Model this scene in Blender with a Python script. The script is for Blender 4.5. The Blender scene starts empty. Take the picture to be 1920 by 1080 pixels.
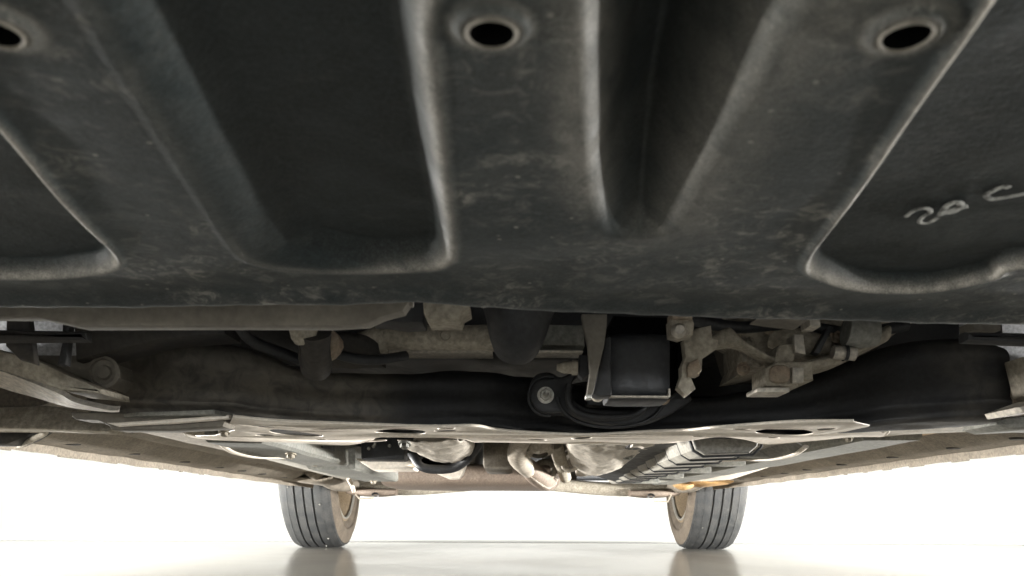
import bpy, bmesh, math, random
import numpy as np
from mathutils import Vector, noise
random.seed(7)
S = bpy.context.scene
COL = S.collection
R = math.radians
# ------------------------------------------------------------------ camera
F, CX, CY, H = 1550.0, 962.0, 963.0, 0.136        # focal length in photo pixels, horizon, eye height
def P(x, y, D): return Vector(((x-CX)/F*D, D, H+(CY-y)/F*D))
cam = bpy.data.cameras.new('camera'); co = bpy.data.objects.new('camera', cam); COL.objects.link(co)
co.location = (0, 0, H); co.rotation_euler = (R(90), R(-0.25), 0)
cam.sensor_width = 36; cam.lens = F/1920*36; cam.shift_y = (CY-540)/1920; cam.shift_x = -(CX-960)/1920
cam.clip_start = 0.01; cam.clip_end = 100
cam.dof.use_dof = True; cam.dof.focus_distance = 0.95; cam.dof.aperture_fstop = 22
S.camera = co
S.view_settings.view_transform = 'Standard'; S.view_settings.look = 'None'
S.view_settings.exposure = 0.9; S.view_settings.gamma = 1
S.cycles.max_bounces = 10; S.cycles.diffuse_bounces = 6
S.cycles.caustics_reflective = False; S.cycles.caustics_refractive = False
# ------------------------------------------------------------------ world and lamps
W = bpy.data.worlds.new('World'); S.world = W; W.use_nodes = True
W.node_tree.nodes['Background'].inputs[0].default_value = (0.9, 0.95, 1, 1)
W.node_tree.nodes['Background'].inputs[1].default_value = 0.02
def area(name, loc, aim, sx, sy, power, col):
    l = bpy.data.lights.new(name, 'AREA'); l.shape = 'RECTANGLE'; l.size = sx; l.size_y = sy; l.energy = power; l.color = col
    o = bpy.data.objects.new(name, l); COL.objects.link(o); o.location = loc
    o.rotation_euler = (Vector(aim)-Vector(loc)).to_track_quat('-Z', 'Y').to_euler()
area('ceiling_softbox', (0, 2.2, 4.2), (0, 2.2, 0), 7, 9, 118, (1, .985, .96))
area('front_softbox', (0.3, -3.2, .55), (0.1, 1.5, .15), 3.6, .9, 85, (.93, .97, 1))
for sd in (-1, 1):      # added low fill lamps on either side that brighten the underside
    area('side_fill_light', (sd*2.15, 1.75, .030), (0, 1.75, .20), 2.8, .04, 132, (1, .985, .95))
# ------------------------------------------------------------------ materials
def mat(name, base, dust=None, rough=.6, metal=0, scale=18, amount=.5, bump=.15, fine=220, contrast=(.38, .66), pale_tint=None, spec=.5, dust_rough=.9, fa=1.0):
    m = bpy.data.materials.new(name); m.use_nodes = True; nt = m.node_tree; N = nt.nodes; L = nt.links
    b = N['Principled BSDF']; tc = N.new('ShaderNodeTexCoord')
    b.inputs['Specular IOR Level'].default_value = spec
    def nz(sc, det=6, dis=0.0):
        n = N.new('ShaderNodeTexNoise'); n.inputs['Scale'].default_value = sc; n.inputs['Detail'].default_value = det
        n.inputs['Distortion'].default_value = dis; n.inputs['Roughness'].default_value = .62
        L.new(tc.outputs['Object'], n.inputs['Vector']); return n
    def rng(src, a, c, lo=0, hi=1):
        r = N.new('ShaderNodeMapRange'); L.new(src, r.inputs[0])
        for i, v in enumerate((a, c, lo, hi)): r.inputs[i+1].default_value = v
        return r
    def mix(f, a, c):
        x = N.new('ShaderNodeMix'); x.data_type = 'RGBA'
        if f is not None: L.new(f, x.inputs[0])
        for s, v in ((6, a), (7, c)):
            if isinstance(v, tuple): x.inputs[s].default_value = (*v, 1)
            else: L.new(v, x.inputs[s])
        return x
    dust = dust or tuple(min(1, c*1.6+.02) for c in base)
    n1 = nz(scale, 8, .6); r1 = rng(n1.outputs[0], contrast[0], contrast[1], 0, amount)
    c1 = mix(r1.outputs[0], base, dust)
    n2 = nz(fine, 3); r2 = rng(n2.outputs[0], .35, .7, 1-.28*fa, 1+.25*fa)
    c2 = N.new('ShaderNodeVectorMath'); c2.operation = 'MULTIPLY'
    L.new(c1.outputs[2], c2.inputs[0]); L.new(r2.outputs[0], c2.inputs[1])
    out = c2.outputs[0]
    if pale_tint:
        at = N.new('ShaderNodeAttribute'); at.attribute_name = 'pale_tint'
        n3 = nz(60, 6, 1.0); r3 = rng(n3.outputs[0], .34, .6, .45, 1.1)
        mm = N.new('ShaderNodeMath'); mm.operation = 'MULTIPLY'; mm.use_clamp = True
        L.new(at.outputs['Fac'], mm.inputs[0]); L.new(r3.outputs[0], mm.inputs[1])
        out = mix(mm.outputs[0], out, pale_tint).outputs[2]
    L.new(out, b.inputs['Base Color'])
    b.inputs['Metallic'].default_value = metal
    rr = rng(n1.outputs[0], contrast[0], contrast[1], rough, min(1, rough*(1-amount)+dust_rough*amount)); L.new(rr.outputs[0], b.inputs['Roughness'])
    if bump:
        ad = N.new('ShaderNodeMath'); ad.operation = 'ADD'; L.new(n1.outputs[0], ad.inputs[0])
        sc = rng(n2.outputs[0], 0, 1, 0, .35); L.new(sc.outputs[0], ad.inputs[1])
        bp = N.new('ShaderNodeBump'); bp.inputs['Strength'].default_value = bump; bp.inputs['Distance'].default_value = .004
        L.new(ad.outputs[0], bp.inputs['Height']); L.new(bp.outputs[0], b.inputs['Normal'])
    return m
M = {}
M['undertray'] = mat('black_scuffed_plastic', (.021, .029, .030), (.050, .053, .050), rough=.5, scale=26, amount=.75, bump=.2, fine=520, pale_tint=(.36, .335, .29), spec=.35)
M['lip'] = mat('dusty_plastic', (.15, .135, .11), (.23, .208, .172), rough=.75, scale=22, amount=.7, bump=.12, fa=.5)
M['black'] = mat('black_painted_steel', (.014, .015, .017), (.035, .033, .032), rough=.42, scale=14, amount=.6, bump=.12)
M['brownblack'] = mat('dirty_black_steel', (.022, .021, .020), (.07, .06, .048), rough=.62, scale=9, amount=.85, bump=.3, contrast=(.4, .62))
M['beam'] = mat('brown_black_steel', (.012, .013, .015), (.036, .034, .032), rough=.68, scale=9, amount=.4, bump=.25, contrast=(.4, .62), pale_tint=(.24, .212, .17))
M['plate'] = mat('dusty_silver_plate', (.74, .66, .56), (.90, .83, .73), rough=.33, metal=.1, scale=16, amount=.85, bump=.1, fa=.4)
M['tan'] = mat('dusty_cast_metal', (.31, .275, .215), (.52, .47, .385), rough=.7, scale=45, amount=.8, bump=.5, metal=.2)
M['rust'] = mat('rusty_steel', (.27, .20, .145), (.44, .37, .28), rough=.8, scale=60, amount=.8, bump=.6)
M['bolt'] = mat('zinc_bolt', (.45, .44, .40), (.6, .57, .5), rough=.3, metal=.8, scale=80, amount=.5, bump=.1)
M['alu'] = mat('dusty_aluminium_arm', (.50, .46, .40), (.62, .57, .48), rough=.42, metal=.5, scale=20, amount=.7, bump=.15)
M['shield'] = mat('crumpled_heat_shield', (.54, .49, .42), (.70, .64, .55), rough=.45, metal=.15, scale=40, amount=.5, bump=.35, dust_rough=.55)
M['sill'] = mat('dusty_underseal', (.20, .172, .135), (.31, .27, .215), rough=.8, scale=14, amount=.8, bump=.35)
M['rail'] = mat('grey_underseal', (.20, .20, .18), (.31, .30, .26), rough=.6, scale=12, amount=.7, bump=.2)
M['pan'] = mat('floor_underseal', (.10, .088, .07), (.22, .19, .15), rough=.8, scale=9, amount=.8, bump=.4)
M['tank'] = mat('brown_tank_skin', (.17, .13, .10), (.25, .20, .155), rough=.55, scale=6, amount=.7, bump=.15)
M['orange'] = mat('ochre_floor_wax', (.42, .25, .10), (.5, .33, .16), rough=.5, scale=12, amount=.6, bump=.2)
M['rubber'] = mat('tyre_rubber', (.040, .042, .043), (.08, .078, .073), rough=.62, scale=22, amount=.7, bump=.1, fine=320)
M['sidewall'] = mat('dusty_sidewall', (.13, .105, .08), (.22, .18, .135), rough=.8, scale=16, amount=.8, bump=.1)
M['rim'] = mat('brown_dusty_rim', (.27, .205, .13), (.36, .28, .19), rough=.65, scale=14, amount=.7, bump=.1)
M['hose'] = mat('black_rubber_hose', (.018, .019, .022), (.05, .05, .048), rough=.45, scale=40, amount=.5, bump=.1)
M['cat'] = mat('scorched_steel', (.30, .26, .21), (.44, .39, .32), rough=.6, metal=.1, scale=18, amount=.8, bump=.1)
M['body'] = mat('silver_body_paint', (.50, .51, .53), (.56, .56, .56), rough=.35, metal=.2, scale=5, amount=.3, bump=0)
M['glass'] = mat('dark_window_glass', (.02, .025, .03), rough=.05, bump=0)
M['pen'] = mat('white_paint_pen', (.66, .66, .63), (.16, .16, .15), rough=.6, scale=260, amount=1, bump=.2, contrast=(.46, .58))
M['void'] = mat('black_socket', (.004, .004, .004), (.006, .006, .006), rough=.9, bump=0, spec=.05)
M['blue'] = mat('blue_plastic', (.10, .19, .35), rough=.5, bump=0)
M['cover'] = mat('grey_line_cover', (.30, .285, .25), (.45, .42, .36), rough=.5, scale=24, amount=.7, bump=.2)
def stains(m):
    # pale dried splashes, scratches and grit on the raised bands between the recesses
    nt = m.node_tree; N = nt.nodes; L = nt.links; b = N['Principled BSDF']; tc = N.new('ShaderNodeTexCoord')
    src = b.inputs['Base Color'].links[0].from_socket
    n = N.new('ShaderNodeTexNoise'); n.inputs['Scale'].default_value = 30; n.inputs['Detail'].default_value = 7; n.inputs['Roughness'].default_value = .7; n.inputs['Distortion'].default_value = .5
    n2 = N.new('ShaderNodeTexNoise'); n2.inputs['Scale'].default_value = 14; n2.inputs['Detail'].default_value = 3
    for q in (n, n2): L.new(tc.outputs['Object'], q.inputs['Vector'])
    r_ = N.new('ShaderNodeMapRange'); L.new(n.outputs[0], r_.inputs[0]); r_.inputs[1].default_value = .42; r_.inputs[2].default_value = .56; r_.inputs[4].default_value = .9
    r2 = N.new('ShaderNodeMapRange'); L.new(n2.outputs[0], r2.inputs[0]); r2.inputs[1].default_value = .38; r2.inputs[2].default_value = .62; r2.inputs[3].default_value = .15
    at = N.new('ShaderNodeAttribute'); at.attribute_name = 'band'
    a = N.new('ShaderNodeMath'); a.operation = 'MULTIPLY'; L.new(r_.outputs[0], a.inputs[0]); L.new(r2.outputs[0], a.inputs[1])
    c = N.new('ShaderNodeMath'); c.operation = 'MULTIPLY_ADD'; L.new(at.outputs['Fac'], c.inputs[0]); c.inputs[1].default_value = .82; c.inputs[2].default_value = .12
    d = N.new('ShaderNodeMath'); d.operation = 'MULTIPLY'; d.use_clamp = True; L.new(a.outputs[0], d.inputs[0]); L.new(c.outputs[0], d.inputs[1])
    # crisp-edged scuffs: ridged noise
    n4 = N.new('ShaderNodeTexNoise'); n4.inputs['Scale'].default_value = 95; n4.inputs['Detail'].default_value = 8; n4.inputs['Roughness'].default_value = .75; n4.inputs['Distortion'].default_value = 1.1
    L.new(tc.outputs['Object'], n4.inputs['Vector'])
    r4 = N.new('ShaderNodeMapRange'); L.new(n4.outputs[0], r4.inputs[0]); r4.inputs[1].default_value = .50; r4.inputs[2].default_value = .62; r4.inputs[3].default_value = .12; r4.inputs[4].default_value = 1.3
    d0 = N.new('ShaderNodeMath'); d0.operation = 'MULTIPLY'; d0.use_clamp = True; L.new(d.outputs[0], d0.inputs[0]); L.new(r4.outputs[0], d0.inputs[1]); d = d0
    n5 = N.new('ShaderNodeTexNoise'); n5.inputs['Scale'].default_value = 2400; n5.inputs['Detail'].default_value = 1; L.new(tc.outputs['Object'], n5.inputs['Vector'])
    r5 = N.new('ShaderNodeMapRange'); L.new(n5.outputs[0], r5.inputs[0]); r5.inputs[1].default_value = .3; r5.inputs[2].default_value = .7; r5.inputs[3].default_value = .45; r5.inputs[4].default_value = 1.5
    g5 = N.new('ShaderNodeVectorMath'); g5.operation = 'MULTIPLY'; L.new(src, g5.inputs[0]); L.new(r5.outputs[0], g5.inputs[1]); src = g5.outputs[0]
    # sparse specks of dried grit
    vo = N.new('ShaderNodeTexVoronoi'); vo.inputs['Scale'].default_value = 160; L.new(tc.outputs['Object'], vo.inputs['Vector'])
    r6 = N.new('ShaderNodeMapRange'); L.new(vo.outputs['Distance'], r6.inputs[0]); r6.inputs[1].default_value = .10; r6.inputs[2].default_value = .16; r6.inputs[3].default_value = 1; r6.inputs[4].default_value = 0
    sx = N.new('ShaderNodeSeparateColor'); L.new(vo.outputs['Color'], sx.inputs[0])
    gt = N.new('ShaderNodeMath'); gt.operation = 'GREATER_THAN'; L.new(sx.outputs[0], gt.inputs[0]); gt.inputs[1].default_value = .86
    m6 = N.new('ShaderNodeMath'); m6.operation = 'MULTIPLY'; L.new(r6.outputs[0], m6.inputs[0]); L.new(gt.outputs[0], m6.inputs[1])
    m7 = N.new('ShaderNodeMath'); m7.operation = 'MULTIPLY'; L.new(m6.outputs[0], m7.inputs[0]); L.new(at.outputs['Fac'], m7.inputs[1])
    m8 = N.new('ShaderNodeMath'); m8.operation = 'MAXIMUM'; L.new(m7.outputs[0], m8.inputs[0]); L.new(d.outputs[0], m8.inputs[1]); d = m8
    x = N.new('ShaderNodeMix'); x.data_type = 'RGBA'; L.new(d.outputs[0], x.inputs[0]); L.new(src, x.inputs[6]); x.inputs[7].default_value = (.22, .21, .185, 1)
    L.new(x.outputs[2], b.inputs['Base Color'])
stains(M['undertray'])
def floor_mat():
    m = mat('polished_cream_floor', (.60, .585, .55), (.54, .525, .49), rough=.10, scale=1.6, amount=.5, bump=.0, spec=.5, dust_rough=.26, fine=60, fa=.06)
    m.node_tree.nodes['Principled BSDF'].inputs['IOR'].default_value = 1.075
    return m
M['floor'] = floor_mat()
M['wall'] = mat('white_backdrop', (.88, .88, .865), (.86, .86, .845), rough=.85, scale=.8, amount=.4, bump=0, fine=20, fa=.02)
M['seam'] = mat('floor_edge_trim', (.50, .43, .33), (.6, .54, .44), rough=.6, scale=5, amount=.5, bump=0)
# ------------------------------------------------------------------ helpers
ORG = {}
def link(name, verts, faces, m, parent=None, smooth=None, kind=None, label=None, attrs=None):
    V = np.array([tuple(v) for v in verts], dtype=float)
    lo, hi = V.min(0), V.max(0); c = (lo+hi)/2
    me = bpy.data.meshes.new(name); me.from_pydata((V-c).tolist(), [], faces)
    if smooth is not None and smooth is not False:
        me.shade_smooth()
        if smooth is not True: 
            try: me.set_sharp_from_angle(angle=R(smooth))
            except Exception: pass
    me.materials.append(m)
    if attrs is not None:
        a = me.attributes.new('pale_tint', 'FLOAT', 'POINT'); a.data.foreach_set('value', np.array(attrs, dtype=np.float32))
    bm = bmesh.new(); bm.from_mesh(me); bmesh.ops.recalc_face_normals(bm, faces=bm.faces); bm.to_mesh(me); bm.free()
    o = bpy.data.objects.new(name, me); COL.objects.link(o)
    po = Vector(ORG.get(parent.name, (0, 0, 0))) if parent else Vector((0, 0, 0))
    o.location = Vector(c)-po
    ORG[o.name] = tuple(c)
    if parent: o.parent = parent
    if kind: o['kind'] = kind
    if label: o['label'] = label
    return o
def catmull(pts, n):
    pts = [np.array(p, float) for p in pts]; out = []
    for i in range(len(pts)-1):
        a = pts[max(i-1, 0)]; b = pts[i]; c = pts[i+1]; d = pts[min(i+2, len(pts)-1)]
        for k in range(n):
            t = k/n
            out.append(.5*((2*b)+(c-a)*t+(2*a-5*b+4*c-d)*t*t+(3*b-a-3*c+d)*t**3))
    out.append(pts[-1]); return out
def catloop(pts, n):
    k = len(pts); out = []
    P_ = [np.array(p, float) for p in pts]
    for i in range(k):
        a, b, c, d = P_[i-1], P_[i], P_[(i+1) % k], P_[(i+2) % k]
        for j in range(n):
            t = j/n
            out.append(.5*((2*b)+(c-a)*t+(2*a-5*b+4*c-d)*t*t+(3*b-a-3*c+d)*t**3))
    return out
def prism(name, loops, to3, m, parent, thick, bevel=.0008, label=None, rough=0, kind=None):
    """loops: outline and holes as 2-D lists; to3(u,v,w) gives the 3-D point, w in 0..thick"""
    cu = bpy.data.curves.new('outline', 'CURVE'); cu.dimensions = '2D'; cu.fill_mode = 'BOTH'
    cu.extrude = max(thick/2-bevel, 1e-5); cu.bevel_depth = bevel; cu.bevel_resolution = 1; cu.offset = -bevel
    for lp in loops:
        s = cu.splines.new('POLY'); s.points.add(len(lp)-1)
        for i, q in enumerate(lp): s.points[i].co = (q[0], q[1], 0, 1)
        s.use_cyclic_u = True
    tmp = bpy.data.objects.new('outline', cu); COL.objects.link(tmp)
    dg = bpy.context.evaluated_depsgraph_get(); me = bpy.data.meshes.new_from_object(tmp.evaluated_get(dg))
    bpy.data.objects.remove(tmp); bpy.data.curves.remove(cu)
    bm = bmesh.new(); bm.from_mesh(me); bmesh.ops.remove_doubles(bm, verts=bm.verts, dist=1e-6); bm.verts.index_update()
    vs = [to3(v.co.x, v.co.y, v.co.z+thick/2) for v in bm.verts]; fs = [[v.index for v in f.verts] for f in bm.faces]
    bm.free(); bpy.data.meshes.remove(me)
    if rough:
        vs = [Vector(v)+noise.noise_vector(Vector(v)*60)*rough for v in vs]
    return link(name, vs, fs, m, parent, smooth=35, label=label, kind=kind)
def front(name, px, D, thick, m, parent, holes=(), bevel=.0008, smooth=0, label=None, slant=0):
    """an upright piece whose front outline is seen at distance D; slant leans it back with height"""
    def cv(lp, sm):
        Dm = D+thick*.6
        q = [((x-CX)/F*Dm, H+(CY-y)/F*Dm) for x, y in lp]
        return catloop(q, sm) if sm else q
    loops = [cv(px, smooth)]+[cv(h, smooth) for h in holes]
    z0 = min(q[1] for q in loops[0])
    return prism(name, loops, lambda u, v, w: Vector((u, D+w+(v-z0)*slant, v)), m, parent, thick, bevel, label)
def plan(name, px, z, thick, m, parent, holes=(), bevel=.0008, smooth=0, label=None, dz=None, sub=0):
    """a lying sheet with its underside at height z; px are photo positions of its outline"""
    def one(x, y): D = (z-H)*F/(CY-y); return ((x-CX)/F*D, D)
    def cv(lp, sm):
        q = [one(x, y) for x, y in lp]
        return catloop(q, sm) if sm else q
    loops = [cv(px, smooth)]
    for (hx, hy, hw, hh) in holes:
        a = one(hx-hw/2, hy); b = one(hx+hw/2, hy); t = one(hx, hy-hh/2); u = one(hx, hy+hh/2)
        ccx = (a[0]+b[0])/2; ccy = (t[1]+u[1])/2; rx = (b[0]-a[0])/2; ry = (u[1]-t[1])/2
        loops.append([(ccx+rx*math.cos(k*math.pi/14), ccy+ry*math.sin(k*math.pi/14)) for k in range(28)])
    f = dz or (lambda u, v: 0)
    return prism(name, loops, lambda u, v, w: Vector((u, v, z+w+f(u, v))), m, parent, thick, bevel, label)
def box(name, lo, hi, m, parent, bevel=.002, label=None, rot=None, kind=None):
    bm = bmesh.new(); bmesh.ops.create_cube(bm, size=1)
    lo = Vector(lo); hi = Vector(hi); c = (lo+hi)/2; s = hi-lo
    for v in bm.verts: v.co = Vector((v.co.x*s.x, v.co.y*s.y, v.co.z*s.z))
    if bevel: bmesh.ops.bevel(bm, geom=list(bm.edges), offset=min(bevel, min(s)*.3), segments=2, affect='EDGES', profile=.6)
    if rot is not None:
        from mathutils import Euler
        e = Euler([R(a) for a in rot]).to_matrix()
        for v in bm.verts: v.co = e @ v.co
    bm.verts.index_update()
    vs = [v.co+c for v in bm.verts]; fs = [[v.index for v in f.verts] for f in bm.faces]; bm.free()
    return link(name, vs, fs, m, parent, smooth=35, label=label, kind=kind)
def tube(name, pts, rad, m, parent, n=14, seg=8, caps=True, label=None, closed=False, wob=0, flat=1):
    pts = [np.array(tuple(p), float) for p in pts]
    if not isinstance(rad, (list, tuple)): rad = [rad]*len(pts)
    q = [np.append(p, r) for p, r in zip(pts, rad)]
    q = catmull(q, seg) if len(q) > 2 and seg > 1 else q
    vs, fs = [], []; up = Vector((0, 0, 1)); prev = None
    for i, p in enumerate(q):
        a = Vector(q[max(i-1, 0)][:3]); b = Vector(q[min(i+1, len(q)-1)][:3]); t = (b-a).normalized()
        if prev is None:
            ref = up if abs(t.z) < .9 else Vector((1, 0, 0)); u = t.cross(ref).normalized()
        else: u = (prev-t*prev.dot(t)).normalized()
        prev = u; w = t.cross(u)
        for k in range(n):
            an = 2*math.pi*k/n; r = p[3]
            d = u*math.cos(an)*r+w*math.sin(an)*r*flat
            v = Vector(p[:3])+d
            if wob: v += noise.noise_vector(v*70)*wob
            vs.append(v)
    for i in range(len(q)-1):
        for k in range(n): fs.append([i*n+k, i*n+(k+1) % n, (i+1)*n+(k+1) % n, (i+1)*n+k])
    if caps: fs.append(list(range(n))[::-1]); fs.append([(len(q)-1)*n+k for k in range(n)])
    return link(name, vs, fs, m, parent, smooth=40, label=label)
def lathe(name, prof, centre, axis, m, parent, n=48, label=None, closed=False, ang=40):
    """prof: (distance along axis, radius)"""
    ax = Vector(axis).normalized(); u = ax.cross(Vector((0, 0, 1)) if abs(ax.z) < .9 else Vector((1, 0, 0))).normalized(); w = ax.cross(u)
    vs, fs = [], []; c = Vector(centre)
    for a, r in prof:
        for k in range(n):
            t = 2*math.pi*k/n; vs.append(c+ax*a+(u*math.cos(t)+w*math.sin(t))*r)
    m_ = len(prof)
    for i in range(m_ if closed else m_-1):
        j = (i+1) % m_
        for k in range(n): fs.append([i*n+k, i*n+(k+1) % n, j*n+(k+1) % n, j*n+k])
    return link(name, vs, fs, m, parent, smooth=ang, label=label)
def bolt(name, c, axis, r, m, parent, label=None, washer=1.35):
    ax = Vector(axis).normalized(); u = ax.cross(Vector((0, 0, 1)) if abs(ax.z) < .9 else Vector((1, 0, 0))).normalized(); w = ax.cross(u)
    c = Vector(c); vs, fs = [], []
    rings = [(0, r*washer, 24), (r*.3, r*washer, 24), (r*.3, r*1.02, 24)]
    n = 24
    for a, rr, _ in rings:
        for k in range(n):
            t = 2*math.pi*k/n; vs.append(c+ax*a+(u*math.cos(t)+w*math.sin(t))*rr)
    for a, sc in ((r*.3, .97), (r*.95, .97), (r*1.1, .82), (r*1.1, .4), (r*.7, .34), (r*.7, .02)):
        for k in range(n):
            t = 2*math.pi*k/n; h = math.cos(math.pi/6)/math.cos(((t+math.pi/6) % (math.pi/3))-math.pi/6)
            if sc < .5: h = 1
            vs.append(c+ax*a+(u*math.cos(t)+w*math.sin(t))*r*sc*h)
    for i in range(8):
        for k in range(n): fs.append([i*n+k, i*n+(k+1) % n, (i+1)*n+(k+1) % n, (i+1)*n+k])
    return link(name, vs, fs, m, parent, smooth=30, label=label)
def beam(name, st, m, parent, ex=4.0, n=40, seg=6, wob=0, label=None, wfreq=18, creases=None, face_tint=None):
    """st: stations (X, centre depth, centre height, half depth, half height) swept along X"""
    q = catmull(st, seg); vs, fs = [], []
    for p in q:
        for k in range(n):
            t = 2*math.pi*k/n; c, s = math.cos(t), math.sin(t)
            a = math.copysign(abs(c)**(2/ex), c); b = math.copysign(abs(s)**(2/ex), s)
            v = Vector((p[0], p[1]+a*p[3], p[2]+b*p[4]))
            if creases: v = v+creases(v, a, b)
            if wob: v += noise.noise_vector(v*wfreq)*wob
            vs.append(v)
    for i in range(len(q)-1):
        for k in range(n): fs.append([i*n+k, i*n+(k+1) % n, (i+1)*n+(k+1) % n, (i+1)*n+k])
    fs.append(list(range(n))[::-1]); fs.append([(len(q)-1)*n+k for k in range(n)])
    return link(name, vs, fs, m, parent, smooth=50, label=label, attrs=[face_tint(v) for v in vs] if face_tint else None)
def sweepY(name, sec, Ds, m, parent, label=None, wob=0, shift=None, caps=True, smooth=35, step=.05):
    """closed section of (X,z) points swept along the depth"""
    ys = np.arange(Ds[0], Ds[1]+1e-6, step) if wob or shift else np.array([Ds[0], Ds[1]]); vs, fs = [], []; n = len(sec)
    for y in ys:
        for (x, z) in sec:
            v = Vector((x, y, z))
            if shift: v += Vector(shift(y))
            if wob: v += noise.noise_vector(v*12)*wob
            vs.append(v)
    for i in range(len(ys)-1):
        for k in range(n): fs.append([i*n+k, i*n+(k+1) % n, (i+1)*n+(k+1) % n, (i+1)*n+k])
    if caps: fs.append(list(range(n))[::-1]); fs.append([(len(ys)-1)*n+k for k in range(n)])
    return link(name, vs, fs, m, parent, smooth=smooth, label=label)
# ------------------------------------------------------------------ the setting
SEAM = 3.86
def sheet(name, x0, x1, y0, y1, z, m):
    return link(name, [(x0, y0, z), (x1, y0, z), (x1, y1, z), (x0, y1, z)], [[0, 1, 2, 3]], m, kind='structure')
sheet('floor', -6, 6, -5, SEAM, 0, M['floor'])
# white backdrop: floor beyond the seam sweeping up into the back wall
vs, fs = [], []
prof = [(SEAM+.035, 0.0), (6.5, 0.0)]+[(6.5+1.2*math.sin(t*math.pi/20), 1.2-1.2*math.cos(t*math.pi/20)) for t in range(1, 11)]+[(7.7, 4.6)]
for (y, z) in prof: vs += [(-6, y, z), (6, y, z)]
for i in range(len(prof)-1): fs.append([2*i, 2*i+1, 2*i+3, 2*i+2])
link('back_wall', vs, fs, M['wall'], kind='structure', smooth=True)
link('floor_edge_strip', [(-6, SEAM, -.004), (6, SEAM, -.004), (6, SEAM+.035, -.004), (-6, SEAM+.035, -.004)], [[0, 1, 2, 3]], M['seam'], kind='structure')
link('side_wall', [(-6.0, -5, 0), (-6.0, 7.7, 0), (-6.0, 7.7, 4.6), (-6.0, -5, 4.6)], [[0, 1, 2, 3]], M['wall'], kind='structure')
link('side_wall', [(6.0, -5, 0), (6.0, 7.7, 0), (6.0, 7.7, 4.6), (6.0, -5, 4.6)], [[0, 1, 2, 3]], M['wall'], kind='structure')
link('front_wall', [(-6.0, -5, 0), (6.0, -5, 0), (6.0, -5, 4.6), (-6.0, -5, 4.6)], [[0, 1, 2, 3]], M['wall'], kind='structure')
link('ceiling', [(-6.0, -5, 4.6), (6.0, -5, 4.6), (6.0, 7.7, 4.6), (-6.0, 7.7, 4.6)], [[0, 1, 2, 3]], M['wall'], kind='structure')
# ------------------------------------------------------------------ the car
AXR, AXF = 3.29, 0.69
car = bpy.data.objects.new('car', None); COL.objects.link(car); car.location = (0, 2.0, 0); ORG['car'] = (0, 2.0, 0)
car['label'] = 'silver car seen from under its front bumper, black undertray overhead, standing on the cream floor'
car['category'] = 'car'
# --- body above (out of frame, shades what is below)
def body():
    st = [(-.20, .62, .24, .62), (-.08, .80, .24, .74), (.33, .86, .24, .86)]
    # front bumper
    for nm, y0, y1 in (('front_bumper', -.22, .31), ('rear_bumper', 3.69, 4.12)):
        f = 1 if nm[0] == 'f' else -1
        vs, fs = [], []; K = 24
        for zz, ins in ((.245 if f > 0 else .30, .05), (.30, 0), (.5, -.02), (.72, .03)):
            for k in range(K+1):
                x = -.86+1.72*k/K
                y = (y0+.22*abs(x/.86)**3+ins) if f > 0 else (y1-.2*abs(x/.86)**3-ins)
                vs.append((x, y, zz))
        for j in range(3):
            for k in range(K): fs.append([j*(K+1)+k, j*(K+1)+k+1, (j+1)*(K+1)+k+1, (j+1)*(K+1)+k])
        # sides back to the wheel arch
        b = len(vs); e = y1 if f > 0 else y0
        for zz in (.245 if f > 0 else .30, .30, .5, .72):
            vs += [(-.86, e, zz), (.86, e, zz)]
        for j in range(3):
            fs.append([j*(K+1), (j+1)*(K+1), b+2*(j+1), b+2*j]); fs.append([j*(K+1)+K, (j+1)*(K+1)+K, b+2*(j+1)+1, b+2*j+1])
        link(nm, vs, fs, M['body'], car, smooth=40)
    # upper shell: bonnet, cabin, boot
    sec = [(-.02, .80, .74), (.10, .86, .80), (.9, .87, .92), (1.25, .87, .98), (3.3, .87, 1.0), (3.95, .84, .98), (4.08, .78, .74)]
    vs, fs = [], []; K = 16
    for y, w, zt in sec:
        for k in range(K+1):
            a = math.pi*k/K; c, s = math.cos(a), math.sin(a)
            vs.append((-w*math.copysign(abs(c)**.35, c), y, .70+(zt-.70)*abs(s)**.35))
    for i in range(len(sec)-1):
        for k in range(K): fs.append([i*(K+1)+k, i*(K+1)+k+1, (i+1)*(K+1)+k+1, (i+1)*(K+1)+k])
    for i in (0, len(sec)-1): fs.append([i*(K+1)+k for k in range(K+1)])
    link('body_shell', vs, fs, M['body'], car, smooth=40)
    sec = [(1.0, .74, .97), (1.75, .62, 1.42), (2.9, .60, 1.44), (3.75, .70, 1.0)]
    vs, fs = [], []
    for y, w, zt in sec:
        for k in range(K+1):
            a = math.pi*k/K; c, s = math.cos(a), math.sin(a)
            vs.append((-(w+.1*(1-abs(s)**.3))*math.copysign(abs(c)**.4, c), y, .95+(zt-.95)*abs(s)**.4))
    for i in range(len(sec)-1):
        for k in range(K): fs.append([i*(K+1)+k, i*(K+1)+k+1, (i+1)*(K+1)+k+1, (i+1)*(K+1)+k])
    link('cabin', vs, fs, M['glass'], car, smooth=40)
    for s in (-1, 1):
        d = box('door', (min(s*.80, s*.86), 1.12, .29), (max(s*.80, s*.86), 2.86, .705), M['body'], car, bevel=.01)
    # inner wings, bulkhead, dark bay lid
    for s in (-1, 1):
        box('inner_wing', (min(s*.60, s*.615), .05, .47), (max(s*.60, s*.615), 1.15, .72), M['black'], car, bevel=.002)
        box('wheel_arch_liner', (min(s*(.54 if s < 0 else .63), s*.85), 1.09, .27), (max(s*(.54 if s < 0 else .63), s*.85), 1.11, .70), M['body'], car, bevel=.002)
        box('wheel_arch_liner', (min(s*.60, s*.85), 2.87, .30), (max(s*.60, s*.85), 2.89, .70), M['black'], car, bevel=.002)
    box('bulkhead', (-.62, 1.15, .30), (.62, 1.17, .71), M['black'], car)
    box('bay_lid', (-.85, -.1, .705), (.85, 1.17, .715), M['black'], car)
body()
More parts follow.
